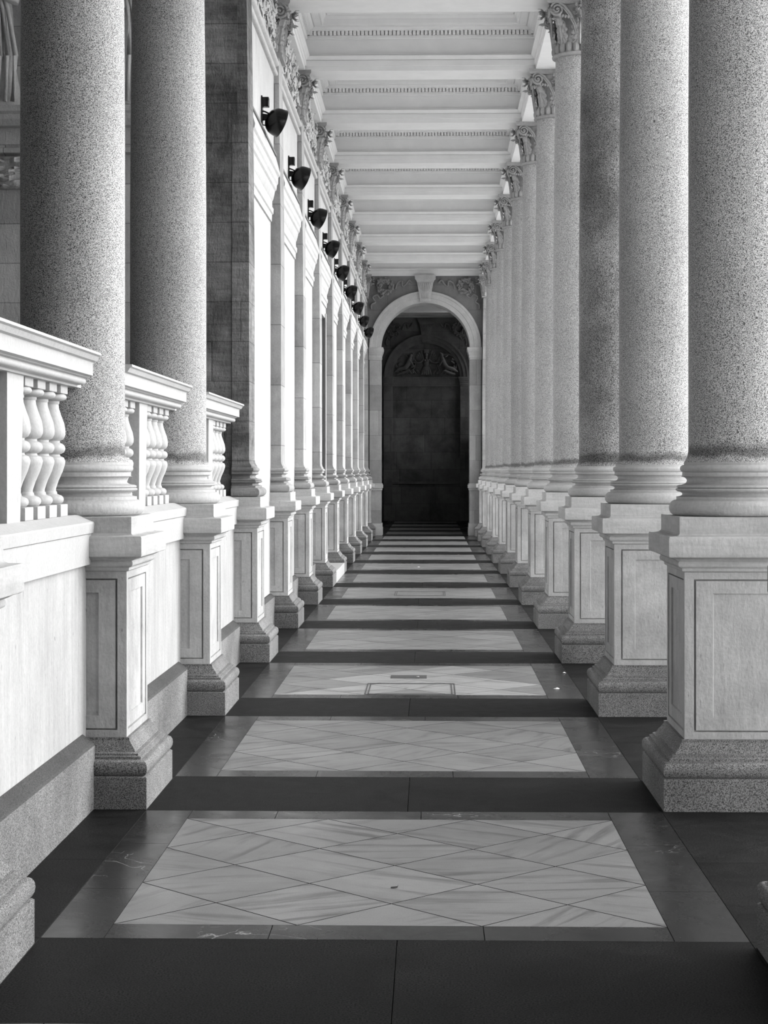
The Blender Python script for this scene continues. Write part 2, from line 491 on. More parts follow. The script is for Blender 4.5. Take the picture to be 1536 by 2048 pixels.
ORD = ['zeroth', 'first', 'second', 'third', 'fourth', 'fifth', 'sixth', 'seventh', 'eighth', 'ninth', 'tenth', 'eleventh', 'twelfth', 'thirteenth', 'fourteenth', 'fifteenth']
def rlabel(n):
    if n == 0: return 'closest right-hand column, only its dark foot shows at the bottom right edge'
    if n == 1: return 'big speckled granite column cut by the right picture edge on a panelled pedestal'
    return 'speckled granite column in the right-hand row, %s counting from the picture edge' % ORD[n]
col0 = make_column((RX, cy(1), 0), rlabel(1), 'right-hand row of granite columns')
for n in [0] + list(range(2, 12)):
    c = copy_tree(col0, (RX, cy(n), 0)); c['label'] = rlabel(n)
    if n == 3:                                    # this shaft is visibly darker and blotchy
        c['label'] = 'darker blotchy granite column on panelled pedestal, third in the right-hand row'
        for ch in c.children:
            if ch.name.startswith('shaft'):
                ch.data = ch.data.copy(); ch.data.materials[0] = M['shaft_dark']
for n, lab in ((0, 'left foreground column of which only the pedestal foot and cap show at the left edge'),
               (1, 'left granite column behind the nearest balustrade, wide shaft at the left edge'),
               (2, 'left granite column between the second and third balustrades, beside the dark wall end')):
    c = copy_tree(col0, (LX, cy(n), 0)); c['label'] = lab; c['group'] = 'left-hand granite columns'

# pilasters ------------------------------------------------------
WX = -1.636                                      # wall face of the lower storey
def make_pilaster(loc, label, group):
    t = thing('stone_pilaster', label, 'pilaster', loc, group)
    def clipped(bm, x=.10):
        bmesh.ops.bisect_plane(bm, geom=bm.verts[:] + bm.edges[:] + bm.faces[:], plane_co=(x, 0, 0), plane_no=(-1, 0, 0), clear_outer=True)
        return bm
    bm = bmesh.new(); sqloft(bm, CAP); bmesh.ops.recalc_face_normals(bm, faces=bm.faces[:])
    ped = obj('pedestal', clipped(bm), M['cornice'], t, smooth=30, fix=False)
    bm = bmesh.new(); sqloft(bm, PED_BASE); bmesh.ops.recalc_face_normals(bm, faces=bm.faces[:])
    obj('granite_plinth', clipped(bm), M['base_granite'], ped, smooth=30, fix=False)
    bm = die_mesh(); bmesh.ops.recalc_face_normals(bm, faces=bm.faces[:])
    obj('pedestal_block', clipped(bm), M['pedestal'], ped, fix=False)
    bm = bmesh.new(); sqloft(bm, square_prof(base_prof(), -.012)); bmesh.ops.recalc_face_normals(bm, faces=bm.faces[:])
    obj('pilaster_base', clipped(bm), M['pilbase'], t, smooth=30, fix=False)
    bm = bmesh.new(); sqloft(bm, [(shaft_r(z) - .012, z) for z in shaft_pts()]); bmesh.ops.recalc_face_normals(bm, faces=bm.faces[:])
    obj('shaft', clipped(bm), M['pil'], t, smooth=30, fix=False)
    capital_parts(t, clip=.12, plan='square')
    return t
pil0 = make_pilaster((LX, cy(4), 0), 'x', 'pilasters along the left wall')
def plabel(n): return 'pale stone pilaster with scrolled capital on left wall, %s counting from the dark wall end' % ORD[n - 2]
pil0['label'] = plabel(4)
for n in list(range(5, 12)):
    c = copy_tree(pil0, (LX, cy(n), 0)); c['label'] = plabel(n)
c = copy_tree(pil0, (LX, cy(3), 0))
c['label'] = 'corner pilaster in front of the dark stained wall end, left side'
for ch in c.children:
    if ch.name.startswith('shaft'):
        ch.data = ch.data.copy(); ch.data.materials[0] = M['front']
    if ch.name.startswith('pilaster_base'):
        ch.data = ch.data.copy(); ch.data.materials[0] = M['pilbase_dark']
for n, x, lab in ((12, LX, 'last left pilaster, squeezed against the arch wall'), ):
    c = copy_tree(pil0, (x, cy(n) - .33, 0)); c['label'] = lab
c = copy_tree(pil0, (RX, cy(12) - .33, 0)); c.rotation_euler = (0, 0, PI)
c['label'] = 'narrow bright pilaster with scrolled capital right of the arch'
if 'group' in c: del c['group']

# ------------------------------------------------------------------ left wall
def wall_mesh():
    bm = bmesh.new()
    ya, yb = cy(3) - .10, cy(12) + .1
    # bay by bay so the doorway can be left open in bay 6
    for n in range(3, 12):
        y0, y1 = (ya if n == 3 else cy(n)), (yb if n == 11 else cy(n + 1))
        if n == 6:
            d0, d1 = cy(6) + .62, cy(7) - .44
            box(bm, WX - .5, WX, y0, d0, 0, 5.0); box(bm, WX - .5, WX, d1, y1, 0, 5.0)
            box(bm, WX - .5, WX, d0, d1, 3.98, 5.0); box(bm, WX - .62, WX - .5, y0, y1, 0, 5.0)
        else: box(bm, WX - .62, WX, y0, y1, 0, 5.0)
    box(bm, WX - .62, WX + .03, ya, yb, 4.83, 6.43)
    # granite skirting
    return bm
tagp(obj('wall_left', wall_mesh(), M['wall']), kind='structure')
bm = bmesh.new()
for n in range(3, 12):
    if n == 6: continue
    extrude_y(bm, [(WX - .02, 0), (WX + .055, 0), (WX + .055, .32), (WX + .02, .35), (WX - .02, .35)], cy(n) + .40, cy(n + 1) - .40)
def grime(o, zmin=.28):                           # soot lying on the sloping ledge
    for p in o.data.polygons:
        if p.normal.z > .25 and p.center.z > zmin: p.material_index = 1
    return o
tagp(grime(obj('baseboard_left', bm, [M['base_granite'], M['ledge']])), kind='structure')
# string course under the carved frieze
bm = bmesh.new()
for n in range(3, 12):
    y0, y1 = cy(n) + .2, cy(n + 1) - .2
    prof = [(WX, 5.66), (WX + .055, 5.66)] + arc(WX + .055, 5.685, .018, -90, 90, 5, .025) + [(WX + .04, 5.72), (WX + .045, 5.755)] + arc(WX + .06, 5.79, .026, -90, 90, 6, .03) + [(WX + .04, 5.825), (WX, 5.83)]
    extrude_y(bm, prof, y0, y1)
tagp(obj('trim_1', bm, M['wall'], smooth=35), kind='structure')
BN = ['', '', '', 'first', 'second', 'third', 'fourth', 'fifth', 'sixth', 'seventh', 'eighth', 'last']
# door / window cornices
def make_cornice(n):
    y0, y1 = cy(n) + .30, cy(n + 1) - .32
    t = thing('window_cornice', 'moulded stone cornice on the left wall below the %s black lamp' % BN[n], 'cornice', (WX, (y0 + y1) / 2, 4.3), 'cornices on the left wall')
    L = (y1 - y0) / 2
    prof = [(0, -.15), (.018, -.15), (.020, -.08), (.034, -.07), (.036, -.02), (.022, 0), (.022, .06), (.030, .07)] + \
           [(.045, .13), (.050, .16), (.066, .175), (.070, .22), (.082, .24), (.084, .30), (.100, .315), (.104, .345), (.098, .365), (.062, .50), (.03, .52), (0, .52)]
    bm = bmesh.new(); extrude_y(bm, prof, -L, L); obj('moulding', bm, M['wall'], t, smooth=25)
    bm = bmesh.new(); box(bm, .0, .066, -L - .02, L + .01, .522, .545); obj('top_strip', bm, M['dark_top'], t)  # thin dark strip along the top of the cornice
    return t
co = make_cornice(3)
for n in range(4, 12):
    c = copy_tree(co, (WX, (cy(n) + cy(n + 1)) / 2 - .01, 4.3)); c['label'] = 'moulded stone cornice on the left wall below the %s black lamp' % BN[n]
# doorway in bay 6
d = thing('doorway', 'dark doorway slot in the left wall under the fourth lamp', 'door', (WX, (cy(6) + cy(7)) / 2, 0))
bm = bmesh.new(); box(bm, -.46, -.40, -1.04, 1.04, .17, 3.98, .005); obj('door_leaf', bm, M['iron'], d)
bm = bmesh.new()
for a, b in ((-1.16, -1.04), (1.13, 1.22)): box(bm, .0, .02, a, b, .17, 4.05, .004)
obj('door_frame', bm, M['wall'], d)
bm = bmesh.new(); box(bm, WX, LX + .44, cy(6) + .44, cy(7) - .44, 0, .168, .006)
tagp(obj('door_step', bm, M['balus']), 'pale stone step between two left pedestals at the doorway', 'step')

# carved frieze panels between the capitals
def carved(seed, L):
    r = random.Random(seed); bm = bmesh.new()
    box(bm, -.02, .012, -L, L, -.27, .27)
    def rot(): return Matrix.Rotation(r.uniform(0, 6.28), 3, 'X') @ Matrix.Rotation(r.uniform(-.6, .6), 3, 'Y')
    # hanging garland with fruit, ribbons and scrolls
    for k in range(2):
        sx = -1 if k == 0 else 1
        spiral(bm, (.05, sx * L * .62, .1), (0, sx, 0), (0, 0, 1), (1, 0, 0), .12, 2.0, .02, PI, 1, False)
        spiral(bm, (.05, sx * L * .28, -.08), (0, -sx, 0), (0, 0, 1), (1, 0, 0), .09, 1.8, .017, 0, 1, False)
        for i in range(26):
            tt = i / 25
            y = sx * L * (.08 + .88 * tt); z = .16 - .30 * math.sin(PI * tt) + r.uniform(-.05, .05)
            s = r.uniform(.028, .05)
            blob(bm, (.05 + r.uniform(0, .05), y, z), (s, s * r.uniform(.7, 1.3), s * r.uniform(.6, 1.1)), rot())
    for i in range(70):
        y = r.uniform(-L, L); z = r.uniform(-.25, .25)
        a = r.uniform(0, 2 * PI); u = Vector((0, math.cos(a), math.sin(a))); s = Vector((0, -u.z, u.y))
        leaf(bm, (.02 + r.uniform(0, .05), y, z), u, (1, 0, 0), s, r.uniform(.10, .17), r.uniform(.022, .04), 1.2, 3, 4, .008, .07)
    for i in range(14):
        y = r.uniform(-L, L); z = r.uniform(-.2, .2); p = []
        for q in range(7): p.append((.04 + .03 * math.sin(q * 1.3), y + q * .03 * r.choice((-1, 1)), z + .05 * math.sin(q * 1.1)))
        tube(bm, p, .011, 5)
    for v in bm.verts:
        v.co.x = v.co.x if v.co.x < .012 else min(.07, .012 + (v.co.x - .012) * .45)
        v.co.z = max(-.27, min(.272, v.co.z)); v.co.y = max(-L, min(L, v.co.y))
    return bm
fr = [obj('carved_frieze', carved(s, 1.22), M['relief'], smooth=50) for s in (1, 2)]
for n in range(3, 12):
    o = fr[n % 2] if n in (4, 3) else fr[n % 2].copy()
    if n not in (4, 3): C.objects.link(o)
    o.location = (WX + .03, (cy(n) + cy(n + 1)) / 2, 6.125)
    tagp(o, 'carved leaf and fruit frieze high on the left wall above the %s black lamp' % BN[n], 'carving', 'carved friezes on the left wall')

# wall lamps ------------------------------------------------------
def make_lamp(loc, label):
    t = thing('wall_lamp', label, 'lamp', loc, 'black reflector lamps on the left wall')
    bm = bmesh.new(); box(bm, 0, .014, -.045, .045, -.17, .20, .003); obj('backplate', bm, M['black'], t)
    bm = bmesh.new(); box(bm, .012, .075, -.05, .04, .095, .185, .006); obj('junction_box', bm, M['black'], t, smooth=30)
    bm = bmesh.new(); tube(bm, [(.01, 0, -.0), (.05, 0, .0), (.09, 0, -.005)], [.035, .03, .028], 12)
    tube(bm, [(.01, 0, .06), (.04, 0, .05), (.08, 0, .03)], .008, 8); tube(bm, [(.01, .01, -.07), (.05, .01, -.08), (.09, 0, -.04)], .006, 8)
    obj('bracket_arm', bm, M['black'], t, smooth=50)
    ax = Matrix.Rotation(math.radians(24), 4, 'Z') @ Matrix.Rotation(math.radians(90 + 20), 4, 'Y')
    bm = bmesh.new()
    prof = [(.028, -.004), (.048, .004), (.078, .018), (.103, .040), (.121, .068), (.131, .100), (.135, .130), (.135, .146), (.139, .149), (.139, .158), (.132, .158), (.126, .105), (.098, .045), (.06, .02), (.02, .008)]
    lathe(bm, prof, 36, (0, 0, 0)); bmesh.ops.transform(bm, matrix=Matrix.Translation((.052, 0, .0)) @ ax, verts=bm.verts)
    sh = obj('reflector_shade', bm, M['black'], t, smooth=50)
    bm = bmesh.new(); lathe(bm, [(.001, .178), (.06, .176), (.11, .168), (.129, .160), (.129, .156), (.001, .156)], 36)
    bmesh.ops.transform(bm, matrix=Matrix.Translation((.052, 0, .0)) @ ax, verts=bm.verts)
    obj('front_glass', bm, M['glass'], sh, smooth=50)
    return t
LN = ['', '', '', 'nearest and largest of the black dome lamps on the left wall', 'second black dome lamp from the front', 'third black dome lamp from the front', 'fourth black dome lamp from the front', 'fifth black dome lamp, middle of the receding row', 'sixth black dome lamp from the front', 'seventh black dome lamp, third from the far end', 'eighth black dome lamp, last but one before the arch', 'smallest and farthest black dome lamp, touching the curve of the arch']
lm = make_lamp((WX + .03, cy(3) + 1.70, 4.97), LN[3])
for n in range(4, 12):
    c = copy_tree(lm, (WX + .03, cy(n) + 1.70, 4.97)); c['label'] = LN[n]

# ------------------------------------------------------------------ low walls and balustrades (left, bays 0-2)
NB = ['nearest', 'second', 'third']
def make_low_wall(n):
    t = thing('low_wall', 'pale stained low stone wall under the %s balustrade' % NB[n], 'wall', (LX, (cy(n) + cy(n + 1)) / 2, 0), 'low walls on the left')
    L = SP / 2 - .31
    bm = bmesh.new(); box(bm, -.13, .125, -L, L, 0, 1.155); obj('wall_body', bm, M['low'], t)
    bm = bmesh.new()
    extrude_y(bm, [(-.18, 1.155), (.155, 1.155), (.158, 1.30), (.168, 1.305), (.172, 1.35), (.168, 1.358), (.085, 1.390), (-.11, 1.390), (-.19, 1.358), (-.19, 1.305), (-.18, 1.30)], -L, L)
    obj('coping', bm, M['balus'], t, smooth=20)
    L2 = SP / 2 - .41
    bm = bmesh.new(); extrude_y(bm, [(-.15, 0), (.185, 0), (.185, .30), (.178, .312), (.128, .35), (-.15, .35)], -L2, L2); grime(obj('granite_skirting', bm, [M['base_granite'], M['ledge']], t, smooth=20), .305)
    return t
lw = make_low_wall(0)
for n in (1, 2):
    c = copy_tree(lw, (LX, (cy(n) + cy(n + 1)) / 2, 0)); c['label'] = 'pale stained low stone wall under the %s balustrade' % NB[n]
def make_balustrade(n):
    t = thing('stone_balustrade', 'x', 'balustrade', (LX, (cy(n) + cy(n + 1)) / 2, 1.39), 'stone balustrades between the left columns')
    h = [(.222, .766), (.224, .754), (.212, .748), (.200, .728), (.186, .722), (.183, .716), (.183, .660), (.160, .655), (.158, .652)] + arc(.134, .634, .016, 60, -80, 5) + [(.110, .616), (.108, .606)]
    prof = [(-x, z) for x, z in h[::-1]] + [(-.05, .768), (.05, .768)] + h
    Lr = SP / 2 - .445
    bm = bmesh.new(); extrude_y(bm, prof, -Lr, Lr); box(bm, -.09, .09, -(SP / 2 - .25), SP / 2 - .25, .61, .72)
    obj('handrail', bm, M['balus'], t, smooth=30)
    bm = bmesh.new()
    w0, w1 = .118, .150
    vs = [bm.verts.new((a * w, b * q, z)) for z, w, q in ((0, .084, w0), (.612, .092, w1)) for a, b in ((-1, -1), (1, -1), (1, 1), (-1, 1))]
    for f in ((3, 2, 1, 0), (4, 5, 6, 7), (0, 1, 5, 4), (1, 2, 6, 5), (2, 3, 7, 6), (3, 0, 4, 7)): bm.faces.new([vs[i] for i in f])
    obj('post', bm, M['balus'], t)
    b = bmesh.new()
    box(b, -.08, .08, -.08, .08, .0, .056, .003)
    pr = [(.03, .056), (.055, .056)] + arc(.052, .078, .024, -85, 85, 6, .022) + [(.046, .104), (.044, .114), (.040, .118), (.040, .128), (.052, .165), (.071, .208), (.081, .24), (.083, .255), (.076, .272), (.060, .279), (.058, .285)] + \
        arc(.052, .314, .031, -80, 80, 8, .027) + [(.058, .345), (.058, .350), (.074, .357), (.083, .375), (.084, .395), (.078, .43), (.064, .468), (.054, .50), (.052, .518), (.056, .523), (.056, .533)] + \
        arc(.066, .552, .023, -85, 85, 6, .016) + [(.06, .570)]
    lathe(b, pr, 28); box(b, -.08, .08, -.08, .08, .568, .612, .003)
    ys = [1.052, .805, .558, .311]
    first = None
    for y in [-v for v in ys] + ys[::-1]:
        if first is None: first = obj('baluster', b, M['balus'], t, smooth=40, loc=(0, y, 0))
        else:
            c = first.copy(); C.objects.link(c); c.parent = t; c.location = (0, y, 0)
    return t
b0 = make_balustrade(0)
BL = ['large white stone balustrade cut by the left picture edge', 'middle white stone balustrade between the two left granite columns', 'small far white stone balustrade against the dark wall end']
b0['label'] = BL[0]
for n in (1, 2):
    c = copy_tree(b0, (LX, (cy(n) + cy(n + 1)) / 2, 1.39)); c['label'] = BL[n]

# ------------------------------------------------------------------ front facade wall seen between the left columns
FY = cy(3) - .235
bm = bmesh.new(); box(bm, -8, -1.66, FY + .05, FY + .6, 0, 7.2)
tagp(obj('wall_front', bm, M['facade']), kind='structure')
bm = bmesh.new(); box(bm, -2.30, WX + .004, FY, FY + .5, 1.36, 6.43)
tagp(obj('dark_wall_end', bm, M['front']), 'dark stained squared stone end of the wall right of the second left column', 'wall')
bm = bmesh.new()
extrude_x(bm, [(FY + .06, 4.52), (FY - .02, 4.53), (FY - .06, 4.58), (FY - .07, 4.62), (FY - .10, 4.64), (FY - .10, 4.69), (FY + .06, 4.70)], -8, -2.31)
extrude_x(bm, [(FY + .06, 4.29), (FY - .03, 4.30), (FY - .03, 4.34), (FY + .06, 4.36)], -8, -2.31)
tagp(obj('trim_2', bm, M['facade'], smooth=20), kind='structure')
def rough_panel():
    r = random.Random(3); bm = bmesh.new(); nx, nz = 60, 14
    g = [[bm.verts.new((-5.6 + 2.9 * i / nx, FY + .03 - (r.uniform(.0, .09) if 0 < i < nx and 0 < j < nz else 0), 4.0 + .28 * j / nz)) for i in range(nx + 1)] for j in range(nz + 1)]
    for j in range(nz):
        for i in range(nx): bm.faces.new((g[j][i], g[j][i + 1], g[j + 1][i + 1], g[j + 1][i]))
    return bm
tagp(obj('rusticated_band', rough_panel(), M['rough']), 'rough hammered stone band on the facade at the left edge', 'carving')
def draped(seed):
    """standing draped relief figure, one continuous body: metaball style stack of folds"""
    r = random.Random(seed); bm = bmesh.new()
    # body cross-sections from the hem (z=0) to the shoulders
    secs = [(0, .26, .10), (.15, .25, .12), (.4, .22, .13), (.62, .21, .14), (.8, .18, .13), (.95, .15, .12), (1.08, .17, .13), (1.2, .19, .13), (1.3, .17, .10), (1.36, .07, .07), (1.42, .065, .065), (1.47, .08, .09), (1.54, .09, .105), (1.62, .075, .09), (1.67, .03, .04)]
    seg = 40; rings = []
    for i, (z, a, b) in enumerate(secs):
        ring = []
        for k in range(seg):
            th = 2 * PI * k / seg
            f = 1 + (.10 * math.sin(9 * th + z * 3) + .05 * math.sin(17 * th + seed)) * (1 if z < 1.25 else 0)
            sw = .05 * math.sin(z * 2.2 + seed)
            ring.append(bm.verts.new((sw + a * f * math.cos(th), b * f * math.sin(th), z)))
        rings.append(ring)
    for r0, r1 in zip(rings, rings[1:]):
        for i in range(seg): bm.faces.new((r0[i], r0[(i + 1) % seg], r1[(i + 1) % seg], r1[i]))
    bm.faces.new(rings[0][::-1]); bm.faces.new(rings[-1])
    for sg in (-1, 1):
        tube(bm, [(sg * .17, -.02, 1.25), (sg * .25, -.05, 1.05), (sg * .22, -.13, .86), (sg * .08, -.17, .92)], [.06, .05, .042, .035], 10)
    for k in range(7):
        x = -.2 + .066 * k
        tube(bm, [(x, -.12, .02), (x + .03, -.14, .4), (x * .6 + .04, -.13, .8), (x * .3, -.11, 1.1)], [.02, .024, .02, .01], 8)
    return bm
for x, s, lab in ((-3.72, 4, 'carved draped stone figure on the facade at the upper left edge'), (-2.62, 6, 'carved draped stone figure on the facade in the gap between the left columns')):
    o = obj('carved_figure', draped(s), M['relief'], smooth=60, loc=(x, FY + .03, 4.70)); tagp(o, lab, 'sculpture')

# ------------------------------------------------------------------ ceiling
XI0, XI1 = -1.508, 1.272
ZB = 6.43
bm = bmesh.new()
box(bm, -9, 2.5, -14, 62, 7.12, 7.4)
tagp(obj('ceiling', bm, M['ceil']), kind='structure')
bm = bmesh.new(); box(bm, XI1, 2.04, -14, 61, ZB, 7.2); tagp(obj('trim_3', bm, M['ceil']), kind='structure')
bm = bmesh.new(); box(bm, -2.05, XI0, -14, 61, ZB, 7.2); tagp(obj('trim_4', bm, M['ceil']), kind='structure')
def beam_label(n):
    if n < 4: return 'ceiling cross beam above the %s right column, out of view above' % ORD[max(n, 1)] if n else 'ceiling cross beam nearest the viewer, out of view above'
    return 'white ceiling cross beam resting on the %s right column' % ORD[n] if n < 12 else 'white ceiling cross beam %s' % {12: 'directly over the front arch', 13: 'just behind the arch', 14: 'second behind the arch', 15: 'last before the dark end wall'}[n]
def beam_mesh():
    bm = bmesh.new(); box(bm, XI0, XI1, -.258, .258, ZB, 7.15); return bm
bmo = obj('ceiling_beam', beam_mesh(), M['ceil'], loc=(0, cy(1), 0)); tagp(bmo, beam_label(1), 'beam', 'cross beams of the ceiling')
for n in [0] + list(range(2, 16)):
    c = bmo.copy(); C.objects.link(c); c.location = (0, cy(n), 0); c['label'] = beam_label(n)
# coffers
def ring(bm, prof, x0, x1, y0, y1, cap=False):
    prev = None
    for p, z in prof:
        r = [bm.verts.new(v) for v in ((x0 + p, y0 + p, z), (x1 - p, y0 + p, z), (x1 - p, y1 - p, z), (x0 + p, y1 - p, z))]
        if prev:
            for i in range(4):
                j = (i + 1) % 4
                bm.faces.new((prev[j], prev[i], r[i], r[j]))
        prev = r
    if cap: bm.faces.new(prev[::-1])
def make_coffer(n):
    t = thing('ceiling_coffer', 'x', 'coffer', (0, cy(n) + SP / 2, 0), 'coffers of the ceiling')
    y0, y1 = -SP / 2 + .258, SP / 2 - .258
    bm = bmesh.new()
    ring(bm, [(0, ZB + .001), (.002, 6.485), (.014, 6.488), (.014, 6.553), (.004, 6.554), (.004, 6.559), (.014, 6.560), (.022, 6.565), (.030, 6.576), (.048, 6.590), (.058, 6.597), (.058, 6.606), (.044, 6.607), (.044, 6.612), (.058, 6.613), (.058, 6.617), (0, 6.619)], XI0, XI1, y0, y1)
    obj('architrave_moulding', bm, M['ceil'], t, fix=False)
    bm = bmesh.new()
    ring(bm, [(.001, 6.619), (.001, 6.800), (-.012, 6.801), (-.012, 6.806), (.014, 6.807), (.018, 6.818), (.030, 6.822), (.030, 6.850), (-.03, 6.851), (-.03, 6.900), (.066, 6.901), (.070, 6.912), (.082, 6.916), (.096, 6.926), (.107, 6.936), (.112, 6.936), (.112, 6.944), (.12, 6.944), (.12, 6.936), (.21, 6.936)], XI0, XI1, y0, y1)
    fz = obj('frieze', bm, M['ceil'], t, fix=False)
    bm = bmesh.new()
    pitch = .0478; w = .0375
    nx = int((XI1 - XI0 - .09) / pitch); s = (XI0 + XI1) / 2 - nx * pitch / 2
    for k in range(nx):
        x = s + (k + .5) * pitch
        for ya, yb in ((y0 - .029, y0 + .062), (y1 - .062, y1 + .029)): box(bm, x - w / 2, x + w / 2, ya, yb, 6.852, 6.900)
    ny = int((y1 - y0 - .09) / pitch); s = -ny * pitch / 2
    for k in range(ny):
        y = s + (k + .5) * pitch
        for xa, xb in ((XI0 - .029, XI0 + .062), (XI1 - .062, XI1 + .029)): box(bm, xa, xb, y - w / 2, y + w / 2, 6.852, 6.900)
    obj('dentil_band', bm, M['ceil'], fz)
    bm = bmesh.new()
    ring(bm, [(.21, 6.936), (.216, 6.928), (.232, 6.928), (.238, 6.945), (.244, 7.0), (.262, 7.03), (.268, 7.034), (.268, 7.046), (.282, 7.046), (.282, 7.034), (.5, 7.034)], XI0, XI1, y0, y1, True)
    obj('recessed_panel', bm, M['ceil'], t, fix=False)
    return t
def coffer_label(n):
    if n < 12: return 'dentilled white ceiling coffer between the %s and %s right columns' % (ORD[n] if n else 'closest', ORD[n + 1]) if n < 11 else 'dentilled white ceiling coffer just in front of the arch'
    return 'dim ceiling coffer beyond the arch, %s' % {12: 'first', 13: 'second', 14: 'third', 15: 'last'}[n]
k0 = make_coffer(3); k0['label'] = coffer_label(3)
for n in [0, 1, 2] + list(range(4, 16)):
    c = copy_tree(k0, (0, cy(n) + SP / 2, 0)); c['label'] = coffer_label(n)

# ------------------------------------------------------------------ arch walls
AX = -.118
def arch_outline(rad, spring, n=48): return [(AX + rad * math.cos(PI - PI * i / n), spring + rad * math.sin(PI * i / n)) for i in range(n + 1)]
def wall_with_arch(bm, y0, y1, x0, x1, rad, spring, top):
    pts = arch_outline(rad, spring)
    for y, flip in ((y0, 0), (y1, 1)):
        a = [bm.verts.new((p[0], y, p[1])) for p in pts]
        tp = [bm.verts.new((p[0], y, top)) for p in pts]
        for i in range(len(pts) - 1): bm.faces.new((a[i], a[i + 1], tp[i + 1], tp[i]))
        if flip: A2 = a
        else: A1 = a
    for i in range(len(pts) - 1): bm.faces.new((A1[i], A1[i + 1], A2[i + 1], A2[i]))
    box(bm, x0, AX - rad, y0, y1, 0, top); box(bm, AX + rad, x1, y0, y1, 0, top)
def archivolt(bm, y, prof, spring, rin, n=48, a0=0, a1=PI):
    """prof = [(radial offset, out)], swept round the arch"""
    prev = None
    for i in range(n + 1):
        a = a0 + (a1 - a0) * i / n
        r = [bm.verts.new((AX + (rin + d) * math.cos(a), y - o, spring + (rin + d) * math.sin(a))) for d, o in prof]
        if prev:
            for k in range(len(r) - 1): bm.faces.new((prev[k], prev[k + 1], r[k + 1], r[k]))
        prev = r
def wreath(bm, cx, y, cz, rad, rr, seed):
    r = random.Random(seed)
    for i in range(46):
        a = 2 * PI * i / 46
        for q in range(3):
            rr2 = rad + r.uniform(-.06, .06); s = r.uniform(.012, .036)
            blob(bm, (cx + rr2 * math.cos(a), y - .03 - r.uniform(0, .04), cz + rr2 * math.sin(a)), (s, s, s * 1.3), Matrix.Rotation(a, 3, 'Y'))
    tube(bm, [(cx + rad * math.cos(2 * PI * k / 24), y - .01, cz + rad * math.sin(2 * PI * k / 24)) for k in range(25)], .045, 8)
def ribbon(bm, pts, y, w=.022):
    # Catmull-Rom through the points
    out = []; P = [pts[0]] + list(pts) + [pts[-1]]
    for i in range(1, len(P) - 2):
        for q in range(6):
            t = q / 6; v = []
            for d in (0, 1):
                p0, p1, p2, p3 = P[i - 1][d], P[i][d], P[i + 1][d], P[i + 2][d]
                v.append(.5 * (2 * p1 + (p2 - p0) * t + (2 * p0 - 5 * p1 + 4 * p2 - p3) * t * t + (3 * p1 - p0 - 3 * p2 + p3) * t ** 3))
            out.append((v[0], y - .018 - .014 * math.sin((i + t) * 2.4), v[1]))
    tube(bm, out, w, 7)
def keystone(t, y, mat, topz, botz, w1, w0, d):
    bm = bmesh.new()
    zc = topz - .16
    vs = [bm.verts.new(v) for z, w, o in ((botz, w0, d * .75), (zc, w1, d)) for v in ((AX - w, y - o, z), (AX + w, y - o, z), (AX + w, y + .02, z), (AX - w, y + .02, z))]
    for f in ((3, 2, 1, 0), (4, 5, 6, 7), (0, 1, 5, 4), (1, 2, 6, 5), (2, 3, 7, 6), (3, 0, 4, 7)): bm.faces.new([vs[i] for i in f])
    pr = [(w1, zc), (w1 + .015, zc + .01), (w1 + .02, zc + .04), (w1 + .055, zc + .075), (w1 + .06, topz)]
    pv = None
    for w, z in pr:
        r = [bm.verts.new(v) for v in ((AX - w, y - d - (w - w1), z), (AX + w, y - d - (w - w1), z), (AX + w, y + .02, z), (AX - w, y + .02, z))]
        if pv:
            for i in range(4): bm.faces.new((pv[i], pv[(i + 1) % 4], r[(i + 1) % 4], r[i]))
        pv = r
    bm.faces.new(pv)
    # carved husk fluting on the face
    for k in range(-3, 4):
        x = AX + k * w1 * .24
        n_ = 6
        tube(bm, [(x + (AX - x) * .35 * q / n_, y - d * (1 - .2 * q / n_) - .006, zc - .03 - (zc - botz) * .55 * q / n_ * (1 - abs(k) * .09)) for q in range(n_ + 1)], [.018] * 5 + [.014, .008], 6)
    for k in range(-2, 3):
        tube(bm, [(AX + k * w0 * .3, y - d * .8, botz + .16), (AX + k * w0 * .3, y - d * .8, botz + .05)], .014, 6)
    box(bm, AX - w0 * 1.02, AX + w0 * 1.02, y - d * .85, y + .02, botz - .04, botz + .03, .004)
    return obj('keystone', bm, mat, t, smooth=30)
def imposts(t, y, mat, z0, z1, xin_l, xin_r, xo_l, xo_r, depth, proj=.07):
    for sg, xi, xo in ((-1, xin_l, xo_l), (1, xin_r, xo_r)):
        bm = bmesh.new()
        for p, a, b in ((.012, z0, z0 + .05), (.025, z0 + .05, z0 + .13), (.04, z0 + .13, z0 + .17), (.05, z0 + .17, z0 + .20), (.065, z0 + .20, z0 + .24), (.075, z0 + .24, z1)):
            p = p * proj / .075
            xa, xb = (xo, xi + p) if sg < 0 else (xi - p, xo)
            box(bm, xa, xb, y - p, y + depth, a, b, .003)
        obj('impost', bm, mat, t, smooth=25)
Y1 = cy(12) + .02                    # front arch wall face (~45.6)
Y1 = 45.20 + .12
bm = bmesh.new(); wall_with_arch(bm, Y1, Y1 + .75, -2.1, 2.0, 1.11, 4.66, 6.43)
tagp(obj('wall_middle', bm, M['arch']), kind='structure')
ta = thing('arch_surround', 'tall round arch of pale moulded stone framing the dark far hall', 'arch', (0, 0, 0))
bm = bmesh.new(); archivolt(bm, Y1, [(-.006, -.745), (-.006, .0), (-.006, .03), (.10, .035), (.105, .05), (.21, .055), (.215, .065), (.25, .075), (.275, .07), (.28, 0)], 4.66, 1.11)
obj('archivolt', bm, M['archplain'], ta, smooth=35)
keystone(ta, Y1, M['archplain'], 6.43, 5.83, .20, .13, .13)
